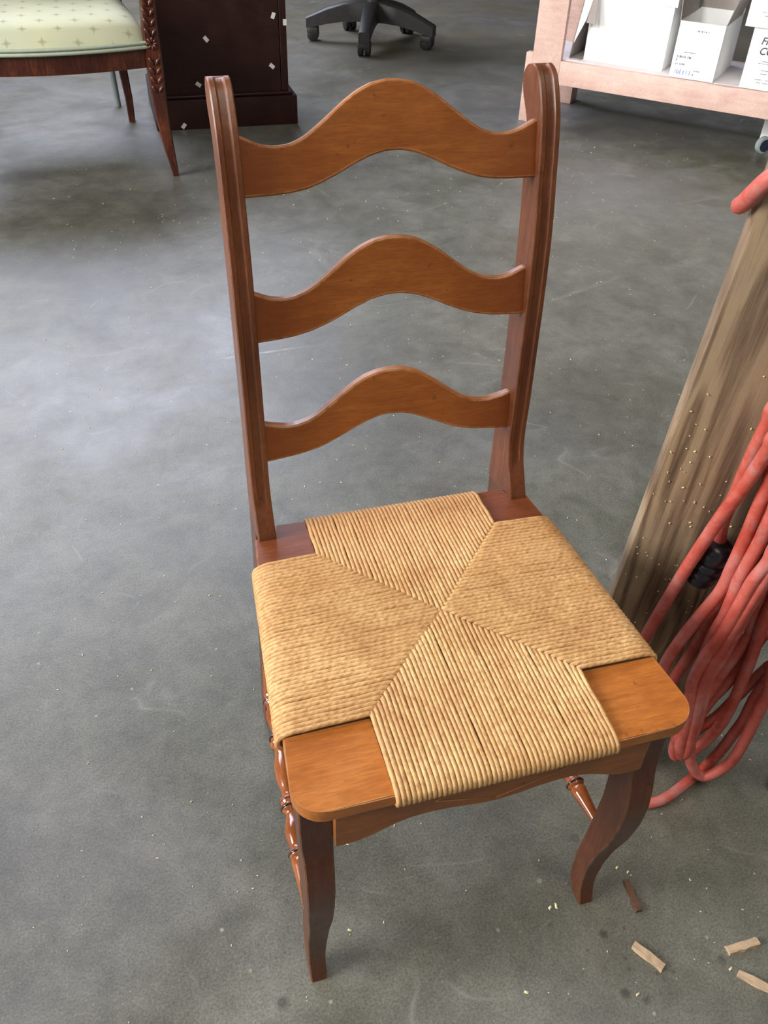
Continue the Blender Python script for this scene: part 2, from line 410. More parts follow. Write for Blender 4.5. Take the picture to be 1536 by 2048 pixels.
# slats
def sym(T):
    S = [(abs(x), z) for x, z in T]; xs = sorted(x for x, z in T); L = sorted(T)
    return [(x, .5*(interp(L, x)+interp(L, -x))) for x in [i*.158/30 for i in range(31)]]
SL = [((.4445, .8987), (.4304, .8424),
 [(-.1517, .8978), (-.1434, .8936), (-.1341, .8890), (-.1223, .8867), (-.1082, .8870), (-.0956, .8908), (-.0849, .8970), (-.0719, .9067), (-.0589, .9170), (-.0460, .9256), (-.0333, .9325), (-.0207, .9366), (-.0039, .9388), (.0086, .9381), (.0211, .9350), (.0359, .9276), (.0488, .9188), (.0618, .9090), (.0773, .8993), (.0909, .8916), (.1045, .8872), (.1183, .8862), (.1320, .8883), (.1457, .8933), (.1514, .8968)],
 [(-.1524, .8422), (-.1268, .8424), (-.1060, .8438), (-.0889, .8476), (-.0738, .8534), (-.0563, .8609), (-.0410, .8684), (-.0237, .8739), (-.0064, .8767), (.0088, .8759), (.0240, .8722), (.0415, .8643), (.0594, .8563), (.0753, .8504), (.0915, .8462), (.1147, .8440), (.1383, .8434), (.1526, .8430)]),
 ((.4221, .7486), (.4120, .6939),
 [(-.1530, .7466), (-.1449, .7420), (-.1349, .7382), (-.1226, .7370), (-.1099, .7388), (-.0969, .7447), (-.0837, .7536), (-.0683, .7660), (-.0530, .7774), (-.0380, .7854), (-.0230, .7905), (-.0080, .7922), (.0069, .7916), (.0199, .7886), (.0330, .7830), (.0485, .7732), (.0643, .7610), (.0805, .7500), (.0945, .7437), (.1085, .7403), (.1225, .7396), (.1364, .7430), (.1514, .7486)],
 [(-.1533, .6930), (-.1303, .6940), (-.1088, .6968), (-.0913, .7018), (-.0758, .7076), (-.0603, .7144), (-.0425, .7232), (-.0247, .7298), (-.0071, .7322), (.0084, .7314), (.0241, .7279), (.0422, .7210), (.0607, .7126), (.0771, .7060), (.0936, .7010), (.1175, .6975), (.1513, .6955)]),
 ((.4144, .5898), (.4086, .5375),
 [(-.1529, .5884), (-.1417, .5850), (-.1291, .5826), (-.1162, .5823), (-.1030, .5865), (-.0896, .5948), (-.0738, .6080), (-.0583, .6200), (-.0429, .6296), (-.0297, .6346), (-.0123, .6375), (.0054, .6368), (.0187, .6340), (.0323, .6275), (.0485, .6154), (.0650, .6020), (.0818, .5910), (.0963, .5843), (.1132, .5814), (.1276, .5819), (.1393, .5850), (.1524, .5882)],
 [(-.1536, .5370), (-.1298, .5392), (-.1075, .5425), (-.0917, .5474), (-.0758, .5545), (-.0599, .5622), (-.0441, .5698), (-.0260, .5771), (-.0124, .5799), (.0035, .5800), (.0172, .5771), (.0335, .5705), (.0525, .5612), (.0718, .5520), (.0840, .5474), (.1133, .5430), (.1517, .5390)])]
for (a, b, top, bot) in SL:
    top = sym(top); bot = sym(bot); dy = (a[0]-b[0])/(a[1]-b[1]); bm = bmesh.new()
    nv = Vector((0, 1, -dy)).normalized(); th = .0115; rings = []; c_ = .0017
    for i in range(-60, 61):
        x = i*.157/60; zt = interp(top, abs(x)); zb = interp(bot, abs(x))
        P = lambda z, d: Vector((x, b[0]+dy*(z-b[1]), z))+nv*d
        rings.append([P(zb+c_, 0), P(zt-c_, 0), P(zt, c_), P(zt, th-c_), P(zt-c_, th), P(zb+c_, th), P(zb, th-c_), P(zb, c_)])
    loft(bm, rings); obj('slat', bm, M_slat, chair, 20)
# front legs, sawn S shape
FY = [(0, .0345), (.0011, .0343), (.021, .0407), (.04, .0434), (.0526, .0438), (.0916, .0409), (.14, .0321), (.189, .0195), (.237, .0122), (.26, .0108), (.2793, .0109), (.308, .0155), (.332, .0215), (.36, .0255), (.40, .027), (.436, .027)]
BY = [(0, .0680), (.0338, .0716), (.0743, .0710), (.1172, .0666), (.1584, .0620), (.1983, .0589), (.2432, .0556), (.2808, .0566), (.32, .0600), (.36, .064), (.436, .066)]
XI = [(0, .1755), (.05, .1745), (.10, .1720), (.19, .1695), (.26, .1685), (.34, .1670), (.436, .1660)]
XO = [(0, .1955), (.03, .1960), (.10, .1965), (.15, .1960), (.22, .1985), (.29, .1985), (.33, .1985), (.36, .2000), (.436, .2000)]
for s in (-1, 1):
    bm = bmesh.new(); rings = []; e = .0014
    for i in range(45):
        z = .436*(i/44); yf, yb = interp(FY, z), interp(BY, z); xi, xo = interp(XI, z), interp(XO, z)
        if z < .02: yb -= (.02-z)*.5
        q = [(xi+e, yf), (xo-e, yf), (xo, yf+e), (xo, yb-e), (xo-e, yb), (xi+e, yb), (xi, yb-e), (xi, yf+e)]
        rings.append([Vector((s*x, y, z)) for x, y in q])
    loft(bm, rings); obj('front_leg', bm, M_leg, chair, 28)
# aprons
def rail(name, pts, y0, y1, mat, M=None):
    bm = bmesh.new(); rings = []
    for x, zb in pts:
        r = [Vector((x, y0, zb)), Vector((x, y0, .436)), Vector((x, y1, .436)), Vector((x, y1, zb))]
        rings.append([M @ v for v in r] if M else r)
    loft(bm, rings); return obj(name, bm, mat, chair, 30)
AP = [(0, .3600), (.02, .3615), (.045, .3665), (.068, .3690), (.09, .3680), (.105, .3640), (.13, .353), (.145, .3485), (.168, .348)]
rail('front_apron', [(i*.167/30, interp(AP, abs(i*.167/30))+.0114) for i in range(-30, 31)], .014, .034, M_apron)
for P in ([(-.040, .402), (-.068, .3926), (-.0009, .3715), (.0664, .3918), (.078, .398)],):
    for q0, q1 in zip(P, P[1:]):
        bm = bmesh.new(); a = Vector((q0[0], .0138, q0[1]+.0054)); b = Vector((q1[0], .0138, q1[1]+.0054)); tube(bm, [a, b], .0006, 6); obj('carved_line', bm, M_line, chair)
for s in (-1, 1):
    a = Vector((s*.193, .06, 0)); b = Vector((s*.166, .40, 0)); ang = math.atan2((b-a).y, (b-a).x)
    M = Matrix.Translation(a) @ Matrix.Rotation(ang, 4, 'Z'); L = (b-a).length
    rail('side_apron', [(L*i/12, .385) for i in range(13)], -.006, .006, M_apron, M)
rail('rear_apron', [(-.156, .40), (.156, .40)], .376, .392, M_apron)
# seat corner blocks
def block(poly, mat, z1=H, z0=.4335, rad=0):
    bm = bmesh.new(); prism(bm, poly, z0, z1)
    bmesh.ops.bevel(bm, geom=[e for e in bm.edges if abs(e.verts[0].co.z-e.verts[1].co.z) < 1e-6], offset=.0014, segments=2, affect='EDGES')
    return obj('corner_block', bm, mat, chair, 35)
def arc(cx, cy, r, a0, a1, n=10): return [(cx+r*math.cos(R(a0+(a1-a0)*i/n)), cy+r*math.sin(R(a0+(a1-a0)*i/n))) for i in range(n+1)]
r_ = .030
fl_poly = [(-.1125, .0885), (-.2015, .0875)]+arc(-.2055+r_, r_+.0005, r_, 180, 268)+[(-.1125, -.0003)]
block(fl_poly, M_block); block([(-x, y) for x, y in fl_poly][::-1], M_block)
bk = [(-.1125, .3255), (-.1125, .3955), (-.1500, .3965), (-.1535, .3760), (-.1790, .3760), (-.1845, .3255)]
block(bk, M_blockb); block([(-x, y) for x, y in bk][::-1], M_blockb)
# hidden frame rails under the rush
for lo, hi in (((-.113, .004, .434), (.113, .03, .444)), ((-.113, .366, .434), (.113, .391, .444))):
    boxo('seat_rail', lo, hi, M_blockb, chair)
for s in (-1, 1):
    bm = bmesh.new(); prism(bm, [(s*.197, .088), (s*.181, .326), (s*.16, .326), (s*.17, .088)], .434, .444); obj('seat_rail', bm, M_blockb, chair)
bm = bmesh.new(); prism(bm, [(-.196, .088), (-.115, .088), (-.115, .006), (.115, .006), (.115, .088), (.196, .088), (.179, .3262), (.115, .3262), (.115, .390), (-.115, .390), (-.115, .3262), (-.179, .3262)], .4400, .4485)
obj('rush_padding', bm, M_rushpad, chair)
# rush: four woven wedges of parallel strands
def puff(x, y):
    d = min(abs(x)/.2, 1)*0+max(abs(x)/.2, abs(y-.2)/.2); return .0045*max(0, 1-d**2)
CX, CY = -.001, .2016
def strands(side):
    bm = bmesh.new(); uvl = bm.loops.layers.uv.new('UVMap'); N = 46
    for i in range(N):
        f = (i+.5)/N; jr = random.uniform(-.0004, .0004)
        if side in 'FB':
            x = -.1140+.228*f+jr*.5
            k = 1-min(1, abs(x-CX)/.1135)
            if side == 'F': ys = .0885+(CY-.0885)*k; e = 0
            else: ys = .3255+(CY-.3255)*k; e = .3965
            sg = 1 if side == 'F' else -1
            P = [(x, e+sg*.012, .4350), (x, e+sg*.002, .4345), (x, e-sg*.0030, .4375), (x, e-sg*.0040, .4420), (x, e-sg*.0020, .4475), (x, e+sg*.004, .4510)]
            n = 9; y0 = e+sg*.012
            for q in range(n):
                y = y0+(ys-sg*.004-y0)*q/(n-1)+0; xx = x+jr*math.sin(q*1.3+i)
                P.append((xx, y, .4525+puff(x, y)+random.uniform(-.0003, .0003)))
            P += [(x, ys+sg*.0005, .4500+puff(x, ys)), (x, ys+sg*.002, .4455)]
        else:
            y = .0868+.2404*f+jr*.5
            k = max(0, (y-.0885)/(CY-.0885) if y < CY else (.3255-y)/(.3255-CY))
            xs = -.1125+(CX+.1125)*k if side == 'L' else .1125+(CX-.1125)*k
            sg = 1 if side == 'L' else -1
            e = -sg*(.2022-(y-.0885)*.0715)
            P = [(e+sg*.012, y, .4320), (e+sg*.001, y, .4315), (e-sg*.0035, y, .4350), (e-sg*.0045, y, .4410), (e-sg*.002, y, .4475), (e+sg*.004, y, .4510)]
            n = 9; x0 = e+sg*.012
            for q in range(n):
                x = x0+(xs-sg*.004-x0)*q/(n-1); P.append((x, y+jr*math.sin(q*1.3+i), .4525+puff(x, y)+random.uniform(-.0003, .0003)))
            P += [(xs+sg*.0005, y, .4500+puff(xs, y)), (xs+sg*.002, y, .4455)]
        P = catmull(P, 2)
        tube(bm, P, .00262+random.uniform(-.0001, .0002), 8, True, uvl, random.uniform(0, 9))
    o = obj('woven_rush', bm, M_rush, chair)
    for p in o.data.polygons: p.use_smooth = True
    tag(o, kind='stuff')
for s in 'FBLR': strands(s)
# turned side stretchers
def turned(x0, x1, y0=.052, y1=.424, z0=.163, z1=.157):
    a = Vector((x0, y0, z0)); b = Vector((x1, y1, z1)); L = (b-a).length
    M = Matrix.Translation(a) @ (b-a).to_track_quat('Z', 'Y').to_matrix().to_4x4()
    half = [(.0, .0056), (.05, .0066), (.10, .0082), (.14, .0100), (.160, .0108), (.168, .0090), (.174, .0108), (.184, .0126), (.194, .0110), (.200, .0086),
            (.215, .0092), (.245, .0120), (.270, .0122), (.300, .0100), (.325, .0074), (.338, .0078), (.344, .0108), (.354, .0124), (.364, .0104), (.369, .0108), (.380, .0134), (.391, .0116), (.396, .0084), (.41, .0078), (.435, .0092), (.47, .0124), (.5, .0122)]
    prof = [(t*L, r) for t, r in half]+[((1-t)*L, r) for t, r in half[::-1][1:]]
    bm = bmesh.new(); lathe(bm, prof, M); o = obj('side_stretcher', bm, M_turn, chair, 60)
    for t in (.184, .354, .380, .620, .646, .816):
        bm = bmesh.new(); rr = .0129 if .3 < t < .7 else .0126
        lathe(bm, [((t-.007)*L, rr-.0022), ((t-.004)*L, rr-.0003), (t*L, rr+.0004), ((t+.004)*L, rr-.0003), ((t+.007)*L, rr-.0022)], M)
        g = obj('turned_ring', bm, M_ring, o, 60)
turned(-.1915, -.1745); turned(.183, .168)
bm = bmesh.new(); tube(bm, [(-.176, .26, .16), (.176, .26, .16)], .008, 14); obj('cross_stretcher', bm, M_turn, chair, 60)
bm = bmesh.new(); tube(bm, [(-.165, .43, .25), (.165, .43, .25)], .008, 14); obj('cross_stretcher', bm, M_turn, chair, 60)

# ------------------------------------------------------------------ plank and cord
A = Vector((.312, .353, 0)); bdir = Vector((.9173, -.3982, 0)); ud = Vector((-.065, -.148, .987)).normalized(); Nn = Vector((-.3929, -.9053, -.1616))
PM = Matrix(((bdir.x, -Nn.x, ud.x, A.x), (bdir.y, -Nn.y, ud.y, A.y), (bdir.z, -Nn.z, ud.z, A.z), (0, 0, 0, 1)))
plank = empty('leaning_plank'); plank.matrix_world = PM
tag(plank, 'broad weathered brown plank standing on end behind the red cord at right', 'plank')
bm = bmesh.new()
loft(bm, [[Vector((.007+.006*z, 0, z)), Vector((.1984, 0, z)), Vector((.1984, .026, z)), Vector((.007+.006*z, .026, z))] for z in (.006, 1.08)])
bmesh.ops.bevel(bm, geom=bm.edges[:], offset=.003, segments=2, profile=.5, affect='EDGES')
obj('board', bm, M_plank, plank, 35)
bm = bmesh.new()
for i in range(110):
    x = random.uniform(.01, .19); z = random.triangular(.15, .8, .5); s_ = random.uniform(.0004, .0010)
    M = Matrix.Translation((x, -.0004, z)) @ Matrix.Rotation(random.uniform(0, 3), 4, 'Y'); box(bm, (-s_*1.5, -.0006, -s_*.7), (s_*1.5, .0004, s_*.7), M)
tag(obj('sawdust_flecks', bm, M_chip, plank), kind='stuff')

CORD = {
 'S1':[ (0.3447,0.1919,0.6864),(0.3457,0.1971,0.6552),(0.3493,0.2055,0.5994),(0.3548,0.2133,0.5426),(0.3567,0.2179,0.5120),(0.3608,0.2209,0.4850),(0.3685,0.2230,0.4546) ],
 'S2':[ (0.3426,0.1753,0.6608),(0.3427,0.1805,0.6319),(0.3410,0.1910,0.5771),(0.3368,0.2008,0.5324),(0.3340,0.2115,0.4789),(0.3321,0.2218,0.4261),(0.3314,0.2331,0.3646),(0.3310,0.2437,0.3060),(0.3314,0.2514,0.2622),(0.3340,0.2634,0.1884) ],
 'S3':[ (0.3643,0.1795,0.6122),(0.3623,0.1811,0.5806),(0.3623,0.1822,0.5365),(0.3626,0.1829,0.4976),(0.3619,0.1844,0.4489),(0.3603,0.1860,0.4084),(0.3452,0.1942,0.3421),(0.3342,0.2006,0.2720),(0.3337,0.2024,0.2062) ],
 'S4':[ (0.3703,0.1645,0.5850),(0.3692,0.1658,0.5486),(0.3685,0.1670,0.5103),(0.3668,0.1685,0.4772),(0.3650,0.1701,0.4425),(0.3664,0.1703,0.4121),(0.3667,0.1709,0.3784),(0.3637,0.1732,0.3388),(0.3651,0.1738,0.2835),(0.3709,0.1729,0.2197),(0.3767,0.1717,0.1630),(0.3794,0.1716,0.1144) ],
 'S5':[ (0.3750,0.1463,0.5308),(0.3722,0.1484,0.4921),(0.3662,0.1518,0.4599),(0.3642,0.1534,0.4262),(0.3624,0.1551,0.3900),(0.3590,0.1573,0.3575),(0.3523,0.1611,0.3180),(0.3504,0.1631,0.2702),(0.3573,0.1611,0.2282),(0.3659,0.1587,0.1726),(0.3699,0.1581,0.1247),(0.3769,0.1556,0.1011),(0.3813,0.1534,0.1149),(0.3736,0.1553,0.1744),(0.3649,0.1575,0.2409),(0.3624,0.1576,0.2833),(0.3651,0.1552,0.3345),(0.3702,0.1515,0.3969),(0.3764,0.1471,0.4675),(0.3808,0.1438,0.5279) ],
 'S6':[ (0.4196,0.1807,0.4709),(0.4203,0.1814,0.4256),(0.4235,0.1809,0.3865),(0.4272,0.1802,0.3484),(0.4303,0.1794,0.3255),(0.4414,0.1749,0.3136),(0.4497,0.1710,0.3272),(0.4575,0.1671,0.3473) ],
 'S7':[ (0.4482,0.1389,0.3283),(0.4576,0.1369,0.2414),(0.4598,0.1372,0.1885),(0.4612,0.1379,0.1334),(0.4590,0.1402,0.0764),(0.4459,0.1467,0.0408),(0.4314,0.1533,0.0288),(0.4142,0.1603,0.0491),(0.4021,0.1647,0.0846),(0.3939,0.1672,0.1285),(0.3862,0.1693,0.1800),(0.3806,0.1706,0.2291),(0.3789,0.1703,0.2711),(0.3816,0.1682,0.3100),(0.3859,0.1653,0.3532),(0.3915,0.1612,0.4250),(0.3976,0.1566,0.5091) ],
 'S8':[ (0.4715,0.1533,0.3051),(0.4700,0.1555,0.2434),(0.4665,0.1581,0.1965),(0.4671,0.1590,0.1479),(0.4637,0.1613,0.1111),(0.4582,0.1648,0.0629),(0.4493,0.1697,0.0185) ],
 'S9':[ (0.4857,0.1675,0.2747),(0.4793,0.1709,0.2476),(0.4710,0.1753,0.2170),(0.4606,0.1807,0.1755),(0.4501,0.1864,0.1309),(0.4358,0.1934,0.0961),(0.4281,0.1972,0.0788),(0.4171,0.2021,0.0709),(0.4057,0.2069,0.0787) ],
 'S10':[ (0.4266,0.1648,0.4591),(0.4278,0.1654,0.4116),(0.4278,0.1665,0.3655),(0.4321,0.1658,0.3175),(0.4352,0.1652,0.2822),(0.4374,0.1652,0.2452),(0.4396,0.1653,0.1997),(0.4393,0.1667,0.1475),(0.4336,0.1701,0.1051),(0.4242,0.1750,0.0717),(0.4123,0.1806,0.0541) ],
 'S11':[ (0.4548,0.1725,0.4021),(0.4529,0.1742,0.3627),(0.4503,0.1763,0.3232),(0.4473,0.1784,0.2890),(0.4424,0.1814,0.2509),(0.4370,0.1847,0.2121),(0.4274,0.1898,0.1718),(0.4221,0.1930,0.1319),(0.4165,0.1961,0.1068),(0.4074,0.2003,0.0945) ],
 'S12':[ (0.4033,0.1963,0.5682),(0.3983,0.2003,0.4905),(0.3919,0.2049,0.4172),(0.3887,0.2075,0.3662),(0.3872,0.2090,0.3272),(0.3845,0.2110,0.2912),(0.3787,0.2149,0.2324),(0.3746,0.2177,0.1908),(0.3807,0.2160,0.1508) ],
 'S13':[ (0.3971,0.1936,0.3359),(0.3939,0.1966,0.2690),(0.3924,0.1985,0.2139),(0.3951,0.1987,0.1563),(0.4006,0.1978,0.0954),(0.4047,0.1972,0.0464),(0.4122,0.1943,0.0292),(0.4159,0.1920,0.0598),(0.4111,0.1926,0.1231),(0.4158,0.1888,0.1961),(0.4255,0.1827,0.2753),(0.4371,0.1757,0.3580),(0.4450,0.1707,0.4238) ],
 'S14':[ (0.3856,0.1503,0.5361),(0.3824,0.1530,0.4807),(0.3789,0.1559,0.4207),(0.3804,0.1561,0.3848),(0.3790,0.1575,0.3516),(0.3769,0.1594,0.3067),(0.3736,0.1616,0.2749),(0.3774,0.1610,0.2324),(0.3842,0.1594,0.1766),(0.3872,0.1592,0.1288) ],
 'W':[ (0.2549,0.1982,0.9314),(0.2480,0.2021,0.9266),(0.2426,0.2056,0.9202),(0.2400,0.2083,0.9112),(0.2412,0.2097,0.9007),(0.2466,0.2090,0.8912),(0.2521,0.2076,0.8857) ],
 'floor':[ (0.4553,0.1745,0.0090),(0.4207,0.1612,0.0090),(0.3813,0.1472,0.0090),(0.3555,0.1421,0.0090),(0.3324,0.1458,0.0090),(0.3134,0.1647,0.0090) ]
}
cord = empty('extension_cord', (.42, .17, 0))
tag(cord, 'coiled dusty red extension cord hanging over the weathered plank', 'cord')
def cpart(name, bm, mat): 
    o = obj(name, bm, mat, cord, 50); o.matrix_parent_inverse = Matrix.Translation((-.42, -.17, 0)); return o
TOPS = {'S1': 's', 'S2': 's', 'S3': 's', 'S4': 's', 'S5': 'se', 'S6': 'se', 'S7': 'se', 'S8': 's', 'S9': 's', 'S10': 's', 'S11': 's', 'S12': 's', 'S13': 'se', 'S14': 's'}
for k, P in CORD.items():
    if k == 'S8': P = P+CORD['floor']
    if k == 'floor': continue
    if k == 'W': P = [PM @ Vector(q) for q in ((.150, -.020, .945), (.13, -.012, .962), (.09, -.010, .962), (.055, -.011, .955), (.030, -.0115, .943), (.010, -.0100, .926), (.0030, .000, .905), (.0020, .012, .890), (.0025, .022, .882))]
    # run both off-frame ends up to where the coil hangs from the top of the board, and loose lower ends down into the pile
    def to_top(q):
        q = Vector(q); j = random.uniform(-.018, .018); G = PM @ Vector((.150+j, -.022-abs(j)*.5, .945))
        m1 = q.lerp(G, .33)+bdir*.030; m2 = q.lerp(G, .72)+bdir*.022
        return [tuple(m1), tuple(m2), tuple(G)]
    if k not in ('W',):
        top0 = k in TOPS and 's' in TOPS[k]; top1 = k in TOPS and 'e' in TOPS[k]
        if top0: P = to_top(P[0])[::-1]+P
        if top1: P = P+to_top(P[-1])
        if k in ('S2', 'S3', 'S12'): P = P+[(.340+random.uniform(-.004, .004), .224, .10), (.347, .214, .022), (.352, .200, .012)]
    bm = bmesh.new(); tube(bm, catmull(P, 6), .0079 if k != 'W' else .0080, 12)
    cpart('cord_strand', bm, M_cord)
a = Vector((.3640, .2165, .4625)); b = Vector((.3640, .2290, .3930)); L = (b-a).length
M = Matrix.Translation(a) @ (b-a).to_track_quat('Z', 'Y').to_matrix().to_4x4()
prof = [(0, .010), (.004, .0165), (.010, .0192), (.026, .0196), (.028, .0178), (.031, .0178), (.033, .0202), (.041, .0204), (.043, .0184), (.046, .0184), (.048, .0206), (.056, .0206), (.058, .0188), (.061, .0190), (.066, .0194), (.0715, .0184)]
bm = bmesh.new(); lathe(bm, prof, M, 28); tag(cpart('plug', bm, M_rubber), 'ribbed black plug')

# ------------------------------------------------------------------ armchair
arm = empty('armchair', (-.09, 3.0, 0))
tag(arm, 'upholstered armchair with pale green star-print seat and carved mahogany legs', 'armchair')
def apart(name, bm, mat, sm=40, par=None):
    o = obj(name, bm, mat, par or arm, sm)
    if not par: o.matrix_parent_inverse = Matrix.Translation((.09, -3.0, 0))
    return o
def fy(x): return 2.995-.075*(1-((x+.47)/.38)**2)
# legs: sabre front legs that carry on up as the arm posts
def aleg(x, y, s=1, rear=False):
    bm = bmesh.new(); rings = []
    T = [(0, .013, 0, 0), (.02, .016, -.001, 0), (.10, .024, -.012, 0), (.20, .031, -.022, .004), (.30, .036, -.026, .010), (.40, .038, -.026, .014), (.50, .037, -.026, .014), (.60, .033, -.022, .012), (.70, .028, -.010, .010)]
    if rear: T = [(0, .018, 0, 0), (.10, .021, 0, 0), (.25, .025, -.01, -.03), (.40, .027, -.012, -.05)]
    for z, h, dx, dy in T:
        e = h*.25; q = [(-h+e, -h), (h-e, -h), (h, -h+e), (h, h-e), (h-e, h), (-h+e, h), (-h, h-e), (-h, -h+e)]
        rings.append([Vector((x+dx*s+u*.75, y+dy+v_, z)) for u, v_ in q])
    loft(bm, rings); return apart('arm_post_leg' if not rear else 'rear_leg', bm, M_mahleg)
l1 = aleg(-.068, 2.995); l2 = aleg(-.875, 2.995, -1)
aleg(-.185, 3.715, 1, True); aleg(-.76, 3.715, -1, True)
for leg, x0, s in ((l1, -.094, 1), (l2, -.849, -1)):
    y0 = 2.995
    bm = bmesh.new()   # carved leaves and rosette on the front face
    for k in range(13):
        z = .31+.03*k
        if abs(z-.455) < .03: continue
        for sd in (-1, 1):
            M = Matrix.Translation((x0+sd*.011, y0-.024, z)) @ Matrix.Rotation(R(sd*35), 4, 'Y') @ Matrix.Diagonal((.007, .007, .016, 1))
            bmesh.ops.create_uvsphere(bm, u_segments=10, v_segments=6, radius=1, matrix=M)
    for k in range(8):
        a_ = k*math.pi/4; M = Matrix.Translation((x0+.013*math.cos(a_), y0-.025, .455+.013*math.sin(a_))) @ Matrix.Rotation(-a_, 4, 'Y') @ Matrix.Diagonal((.010, .006, .005, 1))
        bmesh.ops.create_uvsphere(bm, u_segments=8, v_segments=6, radius=1, matrix=M)
    for f in bm.faces: f.smooth = True
    apart('carving', bm, M_mahleg, 60)
bm = bmesh.new(); rings = []
for i in range(25):
    x = -.86+.77*i/24; y = fy(x)
    rings.append([Vector((x, y, .378)), Vector((x, y, .440)), Vector((x, y+.03, .440)), Vector((x, y+.03, .378))])
loft(bm, rings); apart('seat_rail', bm, M_mahleg)
for s, xa, xb in ((1, -.105, -.175), (-1, -.838, -.77)):
    bm = bmesh.new(); loft(bm, [[Vector((x-.012, y, .385)), Vector((x+.012, y, .385)), Vector((x+.012, y, .44)), Vector((x-.012, y, .44))] for x, y in ((xa, 3.01), (xb, 3.70))]); apart('seat_rail', bm, M_mahleg)
bm = bmesh.new(); box(bm, (-.775, 3.67, .385), (-.17, 3.70, .44)); apart('seat_rail', bm, M_mahleg)
# cushion
bm = bmesh.new(); NU, NV = 40, 30; grid = []
for j in range(NV+1):
    row = []
    for i in range(NU+1):
        u = -1+2*i/NU; v = j/NV
        hw = .372-.075*v; x = -.472+hw*u; yfr = fy(max(min(x, -.10), -.845))-.006; y = yfr+(3.70-yfr)*v
        eu = max(0, 1-abs(u)**9); ev = max(0, 1-abs(2*v-1)**7)
        z = .442+.038*min(1, (eu*ev)**.22)*(1 if 0 < i < NU and 0 < j < NV else 0)+.058*(eu*ev)**.6
        row.append(bm.verts.new((x, y, z)))
    grid.append(row)
for j in range(NV):
    for i in range(NU): bm.faces.new((grid[j][i], grid[j][i+1], grid[j+1][i+1], grid[j+1][i])).smooth = True
apart('seat_cushion', bm, M_fabric, 80)
for dz, ro in ((.4445, .0062), (.4575, .0055)):
    bm = bmesh.new(); pts = [(-.835+.742*i/30, fy(-.835+.742*i/30)-.010, dz) for i in range(31)]+[(-.098, 3.02, dz), (-.120, 3.2, dz), (-.16, 3.66, dz)]
    tube(bm, pts, ro, 8); apart('piping', bm, M_pipe, 60)
# arms and back (mostly above the frame)
for s, xa, xb in ((1, -.085, -.16), (-1, -.86, -.785)):
    bm = bmesh.new(); tube(bm, catmull([(xa, 3.0, .70), (xa+.01*s, 3.15, .72), (xa, 3.4, .70), (xb, 3.66, .72)], 6), .022, 12); apart('arm_rest', bm, M_mahleg)
bm = bmesh.new(); box(bm, (-.77, 3.66, .5), (-.175, 3.72, 1.02), None, .02, 3); apart('back_cushion', bm, M_fabric)
bm = bmesh.new(); box(bm, (-.79, 3.70, .40), (-.155, 3.735, 1.05), None, .01, 2); apart('back_frame', bm, M_mahleg)

# pale grey leg behind the armchair
lg = empty('folding_table', (-.30, 3.98, 0)); tag(lg, 'pale grey metal table leg behind the armchair rear leg', 'table')
def gp(name, bm, m):
    o = obj(name, bm, m, lg, 50); o.matrix_parent_inverse = Matrix.Translation((.30, -3.98, 0)); return o
bm = bmesh.new(); tube(bm, [(-.232, 3.955, .0), (-.250, 3.955, .62)], .014, 12); gp('leg', bm, M_metal)

# ------------------------------------------------------------------ dark cabinet
cab = empty('cabinet', (.2, 3.55, 0)); tag(cab, 'dark mahogany cabinet pedestal dotted with white tape squares', 'cabinet')
def cp(name, bm, m, sm=35):
    o = obj(name, bm, m, cab, sm); o.matrix_parent_inverse = Matrix.Translation((-.2, -3.55, 0)); return o
bm = bmesh.new(); box(bm, (-.09, 3.55, 0), (.521, 4.02, .118), None, .004, 2); cp('plinth', bm, M_mahog)
bm = bmesh.new(); box(bm, (-.075, 3.563, .118), (.505, 4.0, .132), None, .005, 3); cp('moulding', bm, M_mahog)
bm = bmesh.new(); box(bm, (-.06, 3.58, .132), (.4575, 3.98, .78)); cp('front_panel', bm, M_mahog)
bm = bmesh.new(); box(bm, (.461, 3.578, .132), (.490, 3.98, .78), None, .002, 1); cp('corner_stile', bm, M_mahog)
bm = bmesh.new(); box(bm, (-.12, 3.53, .78), (.55, 4.05, .81), None, .004, 2); cp('cabinet_top', bm, M_mahog)
for x, z, y, a_ in ((.437, .419, 3.5785, 20), (.484, .394, 3.5765, 0), (.154, .340, 3.5785, -40), (.422, .230, 3.5785, -50), (.105, .170, 3.5785, -55), (.023, .0165, 3.5485, 40)):
    bm = bmesh.new(); M = Matrix.Translation((x, y, z)) @ Matrix.Rotation(R(a_), 4, 'Y'); box(bm, (-.0075, -.0006, -.0115), (.0075, .0006, .0115), M); cp('tape_square', bm, M_tape)

